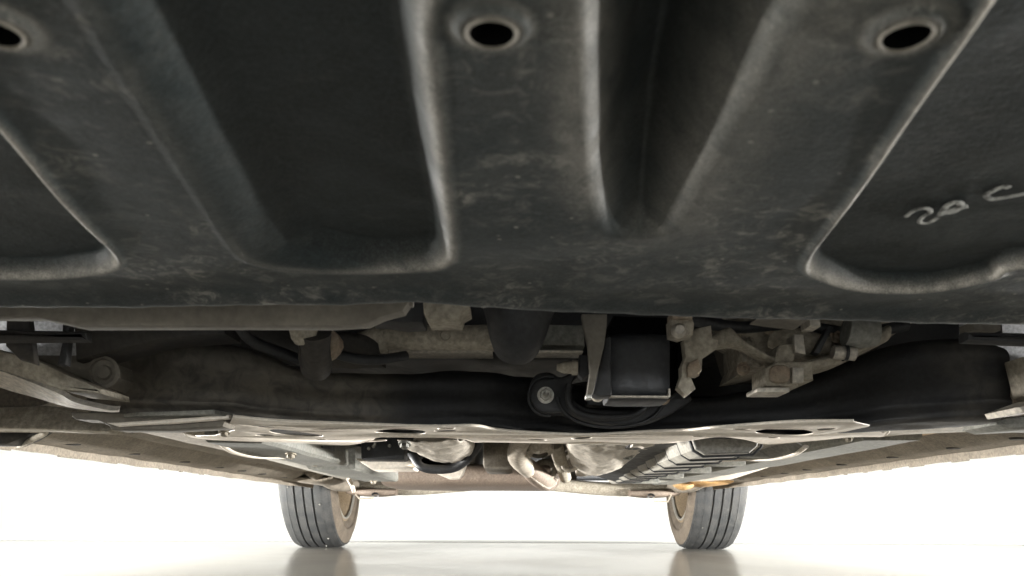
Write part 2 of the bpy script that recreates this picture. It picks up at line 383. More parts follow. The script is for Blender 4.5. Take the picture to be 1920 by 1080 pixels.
# --- undertray -----------------------------------------------------
Z0 = .236
def upl(x, y): D = (Z0-H)*F/(CY-y); return ((x-CX)/F*D, D)
PK = [  # pocket outline, recess, slope width, bead height, painted rim highlight
  ([(-330, -130), (-30, 215), (140, 408), (218, 492), (150, 514), (0, 520), (-300, 520), (-900, 480), (-1100, -130)], .0065, .005, .0016, 2.0),
  ([(20, -260), (150, 0), (300, 250), (430, 460), (475, 498), (570, 511), (780, 508), (832, 496), (846, 470), (836, 380), (815, 220), (795, 60), (775, -260)], .011, .010, .0004, .6),
  ([(1060, -260), (1075, 0), (1084, 200), (1098, 370), (1125, 432), (1180, 446), (1250, 440), (1292, 405), (1350, 300), (1480, 80), (1560, -120)], .031, .035, .0, .35),
  ([(2030, -260), (1856, -5), (1680, 248), (1590, 385), (1512, 488), (1545, 518), (1620, 538), (1740, 540), (1850, 520), (1960, 490), (2600, 470), (3000, -260)], .0065, .005, .0016, 2.0)]
HOLES = [upl(918, 52), upl(1696, 54), upl(-12, 55)]
HR = .0047
def sdf(px, py, poly):
    d = np.full(px.shape, 1e9); inside = np.zeros(px.shape, bool); n = len(poly)
    for i in range(n):
        ax, ay = poly[i]; bx, by = poly[(i+1) % n]; ex, ey = bx-ax, by-ay
        t = np.clip(((px-ax)*ex+(py-ay)*ey)/(ex*ex+ey*ey), 0, 1)
        d = np.minimum(d, np.hypot(px-ax-t*ex, py-ay-t*ey))
        c = ((ay > py) != (by > py)) & (px < (bx-ax)*(py-ay)/(by-ay+1e-12)+ax); inside ^= c
    return np.where(inside, d, -d)
EDGE = [(-200, 588), (0, 584), (250, 586), (450, 579), (620, 577), (800, 571), (1000, 586), (1200, 594), (1500, 599), (1920, 607), (2200, 612)]
def edgeD(X):
    xs = [(x-CX)/F*.4 for x, y in EDGE]; ys = [upl(x, y)[1] for x, y in EDGE]
    return np.interp(X, xs, ys)
def undertray():
    gx = np.concatenate([np.arange(-.80, -.28, .01), np.arange(-.28, .28, .001), np.arange(.28, .80, .01)])
    ED = edgeD(gx)+.0012*np.sin(gx*130)*.3+.0006*np.sin(gx*311+1)
    v = np.concatenate([np.linspace(-.45, .32, 26)[:-1], np.linspace(.32, 1, 400)])
    Xg, Vg = np.meshgrid(gx, v); Dg = Vg*ED[None, :]
    Zg = np.full(Xg.shape, Z0); pale_tint = np.zeros(Xg.shape); band = np.ones(Xg.shape)
    for poly, dep, sl, bead, wr in PK:
        pl = catloop([upl(x, y) for x, y in poly], 5); pl = [tuple(p) for p in pl]
        d = sdf(Xg, Dg, pl)
        if dep == .011: sl = np.interp(Xg, [-.10, -.055], [.046, .009])
        if dep > .03: sl = np.interp(Xg, [.03, .055], [.020, .034])+.012*np.clip((Dg-.235)/.05, 0, 1)
        t = np.clip(d/sl, 0, 1); t = t*t*(3-2*t)
        Zg += dep*t
        Zg -= bead*np.exp(-((d+.0012)/.0016)**2)
        ww = np.exp(-((d-.0004)/(.0016 if bead > .001 else .0024))**2)*wr  # edge highlights painted along the recess rims, mixed with scuffs
        if bead > .001: ww = np.where(Dg > .285+.02*np.sin(Xg*30), ww*.45, ww)
        if dep > .03: ww = np.exp(-((d-.001)/.008)**2)*.42*np.clip((.05-Xg)/.015, 0, 1)*np.clip((.285-Dg)/.03, 0, 1)+np.exp(-((d-.004)/.016)**2)*.30*np.clip((Xg-.035)/.015, 0, 1)  # broader painted brightness on the slopes of the third recess
        band = np.minimum(band, np.clip(1-(d+.004)/.006, 0, 1))
        # painted rim highlight is weaker at the left of the second recess
        if dep == .011: ww *= np.clip((Xg+.085)/.05, .15, 1)+np.exp(-((Dg-.335)/.02)**2)*.3
        pale_tint = np.maximum(pale_tint, ww)
    # general sag, hand-hammered unevenness and mottled stains
    rngs = np.random.RandomState(3)
    for k in range(26):
        a = rngs.uniform(0, 2*math.pi); f = rngs.uniform(25, 140); ph = rngs.uniform(0, 6.28)
        Zg += .006/f*np.sin((Xg*math.cos(a)+Dg*math.sin(a))*f+ph)
    Zg += (.0035*np.exp(-((ED[None, :]-Dg)/.008)**2))   # rear edge rolls up a little
    Zg -= .0035*np.exp(-((ED[None, :]-Dg-.020)/.010)**2)
    pale_tint = np.maximum(pale_tint, .16*np.exp(-((ED[None, :]-Dg)/.012)**2))
    keep = np.ones(Xg.shape, bool)
    for (hx, hy) in HOLES:
        dx, dy = Xg-hx, Dg-hy; r = np.hypot(dx, dy)
        ring = (r < HR*2.2)
        Zg -= .0016*np.exp(-((r-HR*1.35)/.0013)**2)
        pale_tint = np.maximum(pale_tint, .75*np.exp(-((r-HR*1.22)/.0009)**2))
        pale_tint = np.maximum(pale_tint, .3*np.exp(-((r-HR*1.9)/.0015)**2))
        sn = (r < HR*1.0)
        keep &= ~sn
    nr, nc = Xg.shape
    vs = np.stack([Xg, Dg, Zg], -1).reshape(-1, 3)
    idx = np.arange(nr*nc).reshape(nr, nc)
    k4 = keep[:-1, :-1] & keep[1:, :-1] & keep[:-1, 1:] & keep[1:, 1:]
    q = np.stack([idx[:-1, :-1], idx[:-1, 1:], idx[1:, 1:], idx[1:, :-1]], -1)[k4]
    o = link('undertray', vs, q.tolist(), M['undertray'], car, smooth=True, attrs=pale_tint.ravel())
    at = o.data.attributes.new('band', 'FLOAT', 'POINT'); at.data.foreach_set('value', band.ravel().astype(np.float32))
    md = o.modifiers.new('thickness', 'SOLIDIFY'); md.thickness = .0025; md.offset = -1
    # make sure the thickness goes upwards
    if o.data.polygons[0].normal.z > 0: md.offset = 1
    # collars round the three holes (a turned lip each)
    for (hx, hy) in HOLES:
        pr = [(0.0006, HR*1.26), (-.0006, HR*1.2), (-.0010, HR*1.08), (-.0006, HR*1.0), (.0005, HR*.99), (.0005, HR*1.1)]
        lathe('hole_collar', pr, (hx, hy, Z0-.0008), (0, 0, 1), M['lip'], o, n=40, ang=60)
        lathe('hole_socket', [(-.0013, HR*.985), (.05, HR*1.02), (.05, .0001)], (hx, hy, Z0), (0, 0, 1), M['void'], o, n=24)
    return o
ut = undertray()
# handwriting in white paint pen on the right-hand recess
ZP = Z0+.0063
def wr(pts, r, D0=None):
    q = []
    for x, y in pts:
        D = (ZP-H)*F/(CY-y); q.append(((x-CX)/F*D, D, ZP-.0006))
    return q
for stroke, r in (([(1889, 344), (1878, 343), (1862, 349), (1847, 359), (1858, 366), (1885, 362), (1918, 356), (1950, 350)], .0011),
                  ([(1696, 400), (1712, 388), (1735, 384), (1742, 392), (1728, 400), (1722, 410), (1738, 412), (1758, 400)], .0009),
                  ([(1762, 396), (1772, 380), (1790, 372), (1800, 378), (1786, 390), (1765, 392), (1784, 386), (1812, 380)], .0013)):
    tube('pen_stroke', wr(stroke, r), r, M['pen'], ut, n=8, seg=5, flat=.35)
# ochre-grey scraped marks: small raised burrs along the rear edge
for x, y, w in ((905, 572, 10), (1080, 568, 26), (1005, 566, 9), (770, 572, 8)):
    p = upl(x, y); box('plastic_burr', (p[0]-w/F*.2, p[1]-.0015, Z0-.0012), (p[0]+w/F*.2, p[1]+.001, Z0+.002), M['lip'], ut, bevel=.0004)
# --- dusty lip behind the undertray ---------------------------------
front('rear_lip', [(-120, 570), (0, 570), (380, 570), (455, 565), (520, 565), (640, 562), (775, 562), (757, 590), (720, 600), (690, 614), (620, 618), (440, 618), (160, 620), (80, 603), (0, 603), (-120, 604)], .43, .012, M['lip'], car, bevel=.0008)
# --- engine block and dark bay behind --------------------------------
beam('engine_block', [(-.30, .98, .44, .10, .12), (-.1, .98, .43, .12, .13), (.1, .98, .43, .12, .13), (.32, .98, .45, .10, .12)], M['black'], car, ex=5, wob=.008)
# --- front subframe beam ---------------------------------------------
def px(x, D): return (x-CX)/F*D
def zz(y, D): return H+(CY-y)/F*D
st = []
for x, t, b in ((163, 640, 790), (200, 620, 792), (320, 622, 790), (440, 642, 790), (550, 682, 796), (700, 692, 801), (900, 688, 803), (1010, 700, 810), (1150, 722, 814), (1320, 738, 808), (1500, 704, 802), (1600, 668, 796), (1700, 630, 788), (1800, 618, 782), (1860, 620, 780), (1893, 632, 780)):
    D = (.2175-H)*F/(CY-b); st.append((px(x, D), D+.055, (zz(t, D)+zz(b, D))/2, .055, (zz(t, D)-zz(b, D))/2))
def crease(v, a, b):
    d = Vector((0, 0, 0))
    if a < -.3:
        d.y += .006*math.exp(-((b+.62)/.10)**2)*math.sin(v.x*9+1)   # pressed swage low on the face
        d.y -= .010*math.exp(-((b+.95)/.12)**2)
        d.y += .004*math.exp(-((b-.2)/.25)**2)
    return d
def face_tint(v):
    a = 1/(1+math.exp((v.x+.117)/.006)); n_ = noise.noise(v*14)+.5*noise.noise(v*40)
    low = math.exp(-((v.z-.25)/.035)**2); e = max(0, min(1, (abs(v.x)-.33)/.08))
    return max(0, min(1, a*(.45+.18*n_)*(.5+.7*low)+.35*e*(.6+n_)))
sub = beam('subframe', st, M['beam'], car, ex=3.6, n=96, seg=14, wob=.0025, wfreq=25, creases=crease, face_tint=face_tint)
# beam face is browner on the left and at both ends, darker elsewhere
# lower plate of the subframe
ZB = .214
pl = [(345, 822), (352, 831), (372, 833.5), (440, 829), (520, 832), (565, 834), (640, 834), (680, 830), (705, 823), (760, 820), (860, 821), (890, 829), (930, 830), (1040, 829), (1150, 829), (1230, 829), (1290, 823), (1350, 818), (1400, 824), (1440, 829), (1520, 829), (1600, 825), (1655, 824), (1664, 816), (1672, 812), (1655, 818), (1622, 812), (1630, 800), (1600, 786), (1500, 791), (1400, 797), (1335, 800), (1290, 808), (1220, 812), (1100, 813), (980, 812), (925, 810), (885, 801), (800, 800), (640, 797), (520, 790), (436, 787), (430, 800), (440, 812), (400, 820), (365, 826)]
hl = [(555, 815, 98, 10), (750, 811, 96, 10), (836, 804.5, 36, 4), (835, 810, 44, 2.4), (489, 805, 38, 3.2), (496, 820, 34, 3.4), (600, 824, 26, 2.5), (1470, 806, 104, 10), (1390, 803.5, 34, 3), (1550, 800, 36, 4), (1528, 812, 30, 2.5), (1090, 820, 40, 4), (1005, 824, 40, 2.6), (960, 818, 60, 2), (1310, 815, 26, 2), (640, 803, 120, 2.2), (1450, 818, 22, 2), (700, 829, 50, 2.2)]
def plate_dz(u, v):
    return -.0022*math.exp(-((v-.78)/.03)**2)*math.sin(u*31)+.0012*math.sin(u*53+2)+.003*max(0, (abs(u)-.28)/.06)
plate = plan('subframe_plate', pl, ZB, .0009, M['plate'], car, holes=hl, bevel=.0002, dz=plate_dz)
# second stamping above it, seen through the holes and along the rear edge
pl2 = [(430, 815), (560, 826), (760, 815), (930, 824), (1250, 822), (1440, 821), (1600, 818), (1590, 792), (1340, 804), (1250, 815), (925, 814), (800, 803), (520, 794), (440, 791)]
pl2 = [(x, y) for x, y in pl2]
plan('upper_stamping', pl2, ZB+.009, .012, M['brownblack'], car, bevel=.003)
# rolled rims along the front and rear of the lower plate
def planpt(x, y, z): D = (ZB-H)*F/(CY-y); return Vector(((x-CX)/F*D, D, z))
for rim in ([(436, 787), (520, 790.5), (640, 797), (800, 800), (885, 801), (925, 810), (980, 812), (1100, 813), (1220, 812), (1290, 808), (1335, 800), (1400, 797), (1500, 791), (1600, 786)],
            [(345, 821), (350, 829), (372, 833), (440, 829), (520, 832), (565, 834), (640, 834), (680, 830), (705, 823), (760, 820), (860, 821), (890, 829), (930, 830), (1040, 829), (1230, 829), (1290, 823), (1350, 818), (1400, 824), (1440, 829), (1520, 829), (1600, 825), (1655, 824), (1668, 813)]):
    q = [planpt(x, y, ZB+.001+plate_dz(*planpt(x, y, 0)[:2])) for x, y in rim]
    tube('plate_rim', q, .0014, M['plate'], plate, n=8, seg=4)
# bent step across the middle, small spot-weld nuts on the plate
# outer ends of the subframe: dull pads carrying the arms
lft = plan('arm_pocket', [(218, 788), (215, 795), (228, 803), (330, 799), (400, 800), (425, 808), (436, 800), (440, 786), (400, 779), (330, 782), (260, 784)], .219, .004, M['rail'], car, bevel=.001)
front('pocket_wall', [(150, 780), (152, 788), (160, 794), (200, 795), (222, 806), (226, 812), (330, 812), (430, 806), (440, 785), (300, 782)], .73, .03, M['lip'], car, bevel=.002)
front('pocket_flange', [(203, 797), (222, 803), (330, 797), (432, 788), (432, 781), (330, 789), (230, 796)], .715, .008, M['plate'], car, bevel=.001)
plan('arm_pocket', [(1622, 812), (1650, 818), (1700, 812), (1830, 806), (1840, 795), (1900, 782), (1800, 775), (1720, 770), (1650, 778), (1600, 787), (1630, 800)], .226, .03, M['tan'], car, bevel=.004)
for x, y, D in ((278, 797, .725), (247, 811, .78)):
    lathe('drain_hole_grommet', [(0, .0022), (-.001, .0020), (-.001, .0001)], P(x, y, D), (0, 1, 0), M['hose'], car, n=16)
# --- control arms -----------------------------------------------------
for s, m in ((-1, 0), (1, 1)):
    if s < 0:
        a = front('control_arm', [(-260, 590), (-100, 625), (0, 662), (60, 678), (105, 690), (160, 716), (222, 742), (224, 752), (150, 745), (60, 716), (0, 700), (-120, 670), (-260, 640)], .64, .05, M['tan'], car, bevel=.003, label='dusty left control arm')
        pts = [(-260, 632), (-120, 664), (0, 700), (60, 722), (110, 742), (140, 758), (200, 772), (222, 773)]
        lo = [(-260, 652), (-120, 684), (0, 731), (60, 748), (110, 763), (150, 771), (200, 776), (222, 776)]
        # tilted bright under flange
        vs, fs = [], []
        for (x, y), (x2, y2) in zip(catmull(pts, 5), catmull(lo, 5)):
            A = P(x, y, .640); B = P(x2, y2, .675)
            vs += [A, B, B+Vector((0, .002, .004)), A+Vector((0, .003, .004))]
        n = len(vs)//4
        for i in range(n-1):
            for k in range(4): fs.append([4*i+k, 4*i+(k+1) % 4, 4*i+4+(k+1) % 4, 4*i+4+k])
        fs += [[0, 1, 2, 3], [4*n-4, 4*n-3, 4*n-2, 4*n-1]]
        link('arm_flange', vs, fs, M['alu'], a, smooth=40)
        lathe('arm_bushing', [(0, .0001), (0, .010), (-.002, .0125), (-.005, .013), (-.006, .0105), (-.003, .010), (-.0025, .006), (-.005, .005), (-.005, .0001)], P(198, 703, .668), (0, 1, 0), M['lip'], a, n=40)
        # housing for the bushing
        front('bushing_bracket', [(60, 690), (95, 682), (170, 682), (200, 680), (228, 690), (232, 715), (215, 735), (170, 718), (110, 694)], .668, .05, M['lip'], car, bevel=.002)
        # steering arm and drop link that frame the light gaps
        front('drop_link', [(15, 607), (60, 601), (66, 640), (72, 690), (40, 680), (14, 655)], .60, .008, M['brownblack'], car, bevel=.003)
        front('steering_rod', [(-100, 622), (30, 624), (170, 626), (172, 647), (40, 648), (-100, 650)], .585, .008, M['brownblack'], car, bevel=.005)
        front('brake_pipe_clip', [(122, 598), (137, 598), (134, 626), (128, 690), (112, 690), (121, 648)], .62, .008, M['black'], car, bevel=.001)
        front('bay_bracket', [(158, 600), (178, 600), (300, 620), (440, 622), (440, 640), (320, 650), (168, 690), (166, 640)], .655, .04, M['brownblack'], car, bevel=.003)
    else:
        a = front('control_arm', [(1868, 768), (1874, 778), (1930, 770), (2100, 745), (2100, 700), (1930, 745), (1884, 762)], .64, .05, M['alu'], car, bevel=.003, label='pale right control arm')
        front('arm_flange', [(1826, 800), (1828, 792), (1850, 786), (1920, 778), (2050, 768), (2050, 806), (1920, 803), (1850, 807)], .76, .06, M['rail'], a, bevel=.003)
        front('steering_rod', [(1800, 622), (1925, 624), (2050, 622), (2050, 645), (1925, 645), (1900, 644), (1800, 640)], .585, .015, M['black'], car, bevel=.004)
        front('drop_link', [(1858, 600), (1870, 600), (1872, 626), (1860, 628)], .62, .01, M['black'], car, bevel=.002)
        front('rail_tip', [(1806, 606), (1858, 606), (1858, 622), (1808, 622)], .6, .02, M['lip'], car, bevel=.001)
        front('hub_bracket', [(1895, 672), (1935, 672), (1990, 690), (1990, 755), (1930, 750), (1912, 740)], .655, .03, M['tan'], car, bevel=.003)
# liners below the arms towards the sills
front('liner_panel', [(-60, 771), (90, 765), (150, 772), (160, 795), (222, 800), (226, 812), (220, 817), (100, 812), (0, 810), (-60, 811)], .95, .04, M['tan'], car, bevel=.003, slant=.6)
front('liner_panel', [(-60, 806), (0, 808), (80, 812), (60, 828), (35, 840), (-60, 840)], 1.02, .04, M['brownblack'], car, bevel=.003, slant=.5)
tube('brake_pipe', [P(-60, 700+110, 1.0), P(78, 811, 1.0), P(60, 828, 1.03), P(35, 840, 1.06)], .0035, M['tan'], car)
# --- engine side details ----------------------------------------------
e = tube('collar_pipe', [P(586, 622, .60), P(590, 650, .61), P(592, 690, .64)], [.013, .011, .012], M['brownblack'], car, n=24, wob=.001)
lathe('pipe_collar', [(-.002, .009), (-.002, .0115), (.005, .0105), (.009, .008), (.010, .006)], P(570, 622, .60), (0.05, .25, -1), M['tan'], car, n=6)
beam('bracket_block', [(px(556, .68), .70, zz(655, .68), .02, .010), (px(600, .68), .70, zz(653, .68), .022, .013), (px(650, .68), .70, zz(648, .68), .02, .014), (px(705, .68), .71, zz(650, .68), .02, .012)], M['brownblack'], car, ex=3, wob=.003, wfreq=40)
front('bracket_web', [(598, 622), (632, 628), (640, 650), (625, 672), (604, 676), (596, 650)], .63, .02, M['rust'], car, bevel=.002, smooth=2)
# lateral tube with stamped boss
tb = tube('steering_rack', [P(715, 634, .70), P(780, 634, .70), P(860, 634, .70), P(935, 636, .70)], .0105, M['tan'], car, n=28)
lathe('rack_boss', [(0, .0001), (0, .0045), (-.002, .005), (-.004, .0042), (-.0025, .003), (-.0025, .0001)], P(834, 631, .693), (0, 1, 0), M['tan'], tb, n=24)
tube('rack_end', [P(640, 650, .70), P(690, 642, .70), P(722, 636, .70)], [.006, .010, .0125], M['tan'], tb, n=20, wob=.001)
box('shelf_strip', P(705, 661, .74)-Vector((0, .0, .0)), P(922, 657, .74)+Vector((0, .03, 0)), M['alu'], car, bevel=.0004)
box('shelf_strip', P(1000, 659.5, .74), P(1092, 656.5, .74)+Vector((0, .03, 0)), M['alu'], car, bevel=.0004)
front('shelf_wall', [(706, 622), (918, 616), (918, 657), (706, 660)], .77, .03, M['tan'], car, bevel=.002)
front('shelf_wall', [(1022, 616), (1090, 617), (1092, 655), (1004, 655)], .76, .03, M['rail'], car, bevel=.002)
front('tan_block', [(796, 574), (880, 576), (882, 592), (868, 600), (864, 614), (806, 614), (798, 600)], .50, .03, M['tan'], car, bevel=.003)
tube('rubber_boot', [P(972, 560, .56), P(970, 600, .56), P(968, 630, .57), P(966, 650, .58)], [.027, .022, .019, .016], M['hose'], car, n=28)
front('rail_tip', [(700, 612), (722, 596), (760, 583), (800, 578), (796, 616), (760, 618), (722, 612)], .56, .03, M['black'], car, bevel=.002)
# --- engine torque mount ------------------------------------------------
def ell(cx_, cy_, rx, ry, n=40, p=2.0):
    out = []
    for k in range(n):
        t = 2*math.pi*k/n; c, s = math.cos(t), math.sin(t)
        out.append((cx_+rx*math.copysign(abs(c)**(2/p), c), cy_+ry*math.copysign(abs(s)**(2/p), s)))
    return out
mt = front('engine_mount', [(990, 742), (993, 722), (1005, 707), (1028, 703), (1050, 712), (1075, 700), (1120, 690), (1200, 690), (1250, 702), (1278, 735), (1290, 752), (1270, 768), (1225, 790), (1170, 800), (1110, 795), (1060, 778), (1015, 778), (996, 762)], .775, .03, M['black'], car, holes=[ell(1148, 733, 80, 40, 24, 2.6)], bevel=.003, smooth=3)
def ring(name, cxp, cyp, rx, ry, D, rad, m, parent, y0=0, y1=2*math.pi, p=2.6):
    pts = []
    N_ = 30
    for k in range(N_+1):
        t = y0+(y1-y0)*k/N_; c, s = math.cos(t), math.sin(t)
        pts.append(P(cxp+rx*math.copysign(abs(c)**(2/p), c), cyp+ry*math.copysign(abs(s)**(2/p), s), D))
    return tube(name, pts, rad, m, parent, n=10, seg=2)
ring('mount_rim', 1140, 738, 76, 44, .765, .0035, M['black'], mt, y0=-.2, y1=math.pi+.3)
ring('mount_rim', 1026, 742, 36, 37, .773, .0016, M['black'], mt, y0=math.pi*.45, y1=math.pi*1.6, p=2)
ring('mount_rim', 1145, 740, 100, 60, .773, .0016, M['black'], mt, y0=.2, y1=math.pi*.98, p=2.2)
box('rubber_core', P(1098, 760, .80), P(1208, 715, .80)+Vector((0, .02, 0)), M['hose'], mt, bevel=.004)
bolt('mount_bolt', P(1022, 741, .772), (0, -1, 0), 0.0060, M['bolt'], mt, washer=1.3)
lathe('bolt_stud', [(-.0172, .0001), (-.0172, .0012), (-.007, .0028), (0, .0028)], P(1022, 741, .77), (0, 1, 0), M['bolt'], mt, n=16)
bolt('mount_bolt', P(1242, 745, .75), (0, -1, 0), 0.0048, M['rust'], mt)
box('plug', P(1146, 752, .77), P(1156, 744, .77)+Vector((0, .006, 0)), M['blue'], mt, bevel=.0006)
# bracket coming down with a shiny edge
br = front('mount_bracket', [(1088, 592), (1135, 592), (1134, 618), (1130, 650), (1118, 700), (1110, 738), (1104, 745), (1098, 742), (1104, 700), (1100, 650), (1092, 615)], .57, .010, M['lip'], car, bevel=.001)
front('bracket_edge', [(1131, 640), (1140, 636), (1142, 745), (1118, 746), (1108, 742), (1118, 700)], .582, .02, M['black'], br, bevel=.001)
box('bracket_foot', P(1097, 747, .565), P(1109, 739, .565)+Vector((0, .008, 0)), M['bolt'], br, bevel=.0008)
lathe('bracket_pin', [(-.002, .0001), (-.002, .0022), (.003, .0042), (.009, .0046), (.009, .0055), (.013, .0055), (.013, .0001)], P(1048, 689, .60), (1, 0, 0), M['tan'], br, n=24)
front('pin_clip', [(1084, 668), (1104, 668), (1106, 700), (1090, 712), (1083, 706)], .598, .012, M['black'], br, bevel=.001)
front('round_nut', ell(1120, 735, 15, 17, 18), .60, .015, M['tan'], br, bevel=.002)
# black can (oil filter housing shape) with polished bottom rim
bx = beam('bay_bracket', [(px(1142, .60), .625, zz(684, .60), .024, .0245), (px(1170, .60), .625, zz(684, .60), .026, .0250), (px(1230, .60), .625, zz(684, .60), .026, .0250), (px(1255, .60), .625, zz(684, .60), .024, .0245)], M['hose'], car, ex=5, n=48, seg=5)
box('can_edge', P(1139, 743, .598), P(1256, 740.6, .598)+Vector((0, .012, 0)), M['alu'], bx, bevel=.0003)
box('can_edge', P(1252.5, 742, .598), P(1256, 727, .598)+Vector((0, .008, 0)), M['alu'], bx, bevel=.0003)
front('can_top', [(1132, 634), (1140, 608), (1262, 612), (1268, 640), (1262, 742), (1256, 742), (1254, 655), (1142, 655)], .612, .05, M['void'], bx, bevel=.002)
# bolts and brackets right of it
b2 = front('stud_block', [(1250, 604), (1257, 600), (1290, 602), (1294, 612), (1292, 632), (1270, 637), (1252, 632)], .56, .02, M['tan'], car, bevel=.002)
front('stud_nut', [(1253, 590), (1290, 590), (1290, 604), (1253, 604)], .556, .02, M['rust'], b2, bevel=.001)
lathe('stud_cap', [(0, .005), (-.004, .0048), (-.006, .003), (-.006, .0001)], P(1270, 620, .561), (0, 1, 0), M['alu'], b2, n=20)
front('hook_bracket', [(1276, 640), (1300, 618), (1328, 612), (1330, 636), (1342, 640), (1338, 656), (1312, 674), (1311, 696), (1304, 706), (1290, 706), (1300, 730), (1283, 744), (1266, 728), (1273, 706), (1272, 690), (1280, 672)], .59, .012, M['tan'], car, bevel=.0015)
front('hook_bracket', [(1286, 690), (1290, 680), (1306, 672), (1311, 690), (1308, 704), (1288, 706)], .583, .006, M['rust'], car, bevel=.001)
# --- gearbox casting, right ---------------------------------------------
gb = front('gearbox_casting', [(1335, 630), (1360, 614), (1395, 598), (1500, 600), (1640, 602), (1668, 620), (1640, 640), (1600, 660), (1560, 680), (1500, 690), (1440, 690), (1420, 702), (1378, 712), (1362, 714), (1372, 690), (1370, 650)], .72, .09, M['tan'], car, bevel=.005)
beam('casting_rib', [(px(1340, .66), .68, zz(633, .66), .010, .006), (px(1372, .66), .68, zz(622, .66), .012, .008), (px(1400, .66), .68, zz(636, .66), .010, .0035), (px(1450, .66), .68, zz(664, .66), .010, .0025), (px(1468, .66), .68, zz(666, .66), .008, .005)], M['tan'], gb, ex=3, seg=5)
front('casting_boss', [(1440, 668), (1448, 652), (1475, 650), (1478, 665), (1470, 690), (1440, 690)], .67, .03, M['tan'], gb, bevel=.003, smooth=2)
bl = front('sensor_block', [(1417, 697), (1426, 692), (1440, 685), (1504, 684), (1506, 719), (1480, 719), (1479, 731), (1418, 731)], .655, .04, M['tan'], gb, bevel=.003)
front('block_face', ell(1460, 700, 19, 17, 14, 3), .651, .006, M['rust'], gb, bevel=.002)
front('block_face', [(1482, 688), (1503, 688), (1504, 716), (1482, 717)], .650, .006, M['alu'], gb, bevel=.001)
box('block_foot', P(1418, 733, .65), P(1480, 724, .65)+Vector((0, .03, 0)), M['alu'], gb, bevel=.001)
front('casting_pad', [(1478, 630), (1496, 630), (1501, 668), (1480, 664)], .665, .02, M['alu'], gb, bevel=.0015)
front('casting_pad', [(1505, 598), (1526, 598), (1527, 616), (1506, 616)], .60, .02, M['alu'], gb, bevel=.0015)
front('casting_plate', [(1415, 594), (1495, 598), (1496, 610), (1440, 604), (1412, 600)], .56, .03, M['lip'], gb, bevel=.001)
tube('sensor_plug', [P(1560, 658, .67), P(1602, 661, .67)], .0055, M['alu'], gb, n=18)
lathe('plug_ring', [(0, .0065), (.003, .0065), (.003, .0045)], P(1580, 659, .67), (1, 0, 0), M['hose'], gb, n=20)
tube('starter_nose', [P(1584, 618, .67), P(1610, 620, .67), P(1640, 618, .67)], [.012, .013, .012], M['rail'], gb, n=22)
front('casting_web', [(1520, 660), (1548, 612), (1556, 612), (1530, 664)], .675, .01, M['hose'], gb, bevel=.0005)
beam('casting_flange', [(px(1500, .68), .70, zz(682, .68), .02, .004), (px(1560, .68), .70, zz(672, .68), .02, .006), (px(1620, .68), .70, zz(645, .68), .02, .006), (px(1670, .68), .70, zz(618, .68), .02, .007)], M['tan'], gb, ex=3)
for x, y in ((1402, 640), (1530, 634), (1548, 662), (1420, 676), (1620, 640)):
    bolt('casting_bolt', P(x, y, .705), (0, -1, 0), .0038, M['tan'], gb)
# --- underbody floor ------------------------------------------------------
def floor_pan():
    xs = np.linspace(-.66, .66, 120); ys = np.linspace(1.16, 3.9, 120); vs = []; fs = []
    for y in ys:
        for x in xs:
            z = .285
            t = max(0, 1-(abs(x)/.15)**4); z += .11*min(1, t*1.6)     # tunnel
            z += .006*(math.sin(x*60) > .3)*(abs(x) > .2)                # pressed ribs
            z += .01*math.sin(y*9)*(abs(x) > .2)
            if y > 2.75: z += .05
            vs.append((x, y, z))
    for i in range(119):
        for k in range(119): fs.append([i*120+k, i*120+k+1, (i+1)*120+k+1, (i+1)*120+k])
    link('floor_pan', vs, fs, M['pan'], car, smooth=30)
floor_pan()
for s in (-1, 1):
    sec = [(s*.62, .262), (s*.66, .240), (s*.70, .236), (s*.714, .236), (s*.716, .224), (s*.722, .224), (s*.724, .236), (s*.78, .246), (s*.84, .275), (s*.84, .31), (s*.62, .31)]
    sl = sweepY('sill', sec, (1.0, 2.96), M['sill'], car, wob=.0022, step=.02)
    sec = [(s*.56, .268), (s*.60, .257), (s*.63, .258), (s*.63, .29), (s*.56, .29)]
    sweepY('sill_flange', sec, (1.0, 2.8), M['sill'], sl, wob=.002, step=.03)
    for k in range(9):
        y = 1.1+k*.19+.03*math.sin(k*5)
        lathe('sill_plug', [(0, .0001), (0, .010), (.003, .012), (.006, .012)], (s*.672, y, .2375), (0, 0, 1), M['brownblack'], sl, n=18)
    for k in range(7):
        y = 1.15+k*.13+.04*math.sin(k*7)
        box('weld_tab', (s*.719-.0025, y, .2225), (s*.719+.0025, y+.03+.02*math.sin(k), .2275), M['sill'], sl, bevel=.001)
# left longitudinal rails (grey)
def rail(s, x0, x1, z0, z1, y0, y1, m, nm, lab=None):
    sec = [(s*x0, z0+.004), (s*(x0+.004), z0), (s*(x1-.004), z0), (s*x1, z0+.004), (s*x1, z1), (s*x0, z1)]
    return sweepY(nm, sec, (y0, y1), m, car, wob=.0012, step=.03, label=lab)
r1 = rail(-1, .285, .355, .216, .29, .95, 1.45, M['rail'], 'chassis_rail')
r2 = rail(-1, .277, .362, .212, .29, 1.45, 2.0, M['rail'], 'chassis_rail')
box('rail_notch', (-.284, 1.22, .232), (-.281, 1.30, .252), M['hose'], r1, bevel=.001)
rail(1, .40, .47, .222, .29, .95, 2.4, M['rail'], 'chassis_rail')
rail(-1, .45, .52, .246, .29, 1.1, 2.5, M['sill'], 'floor_stiffener')
rail(1, .53, .58, .248, .29, 1.1, 2.5, M['orange'], 'floor_stiffener')
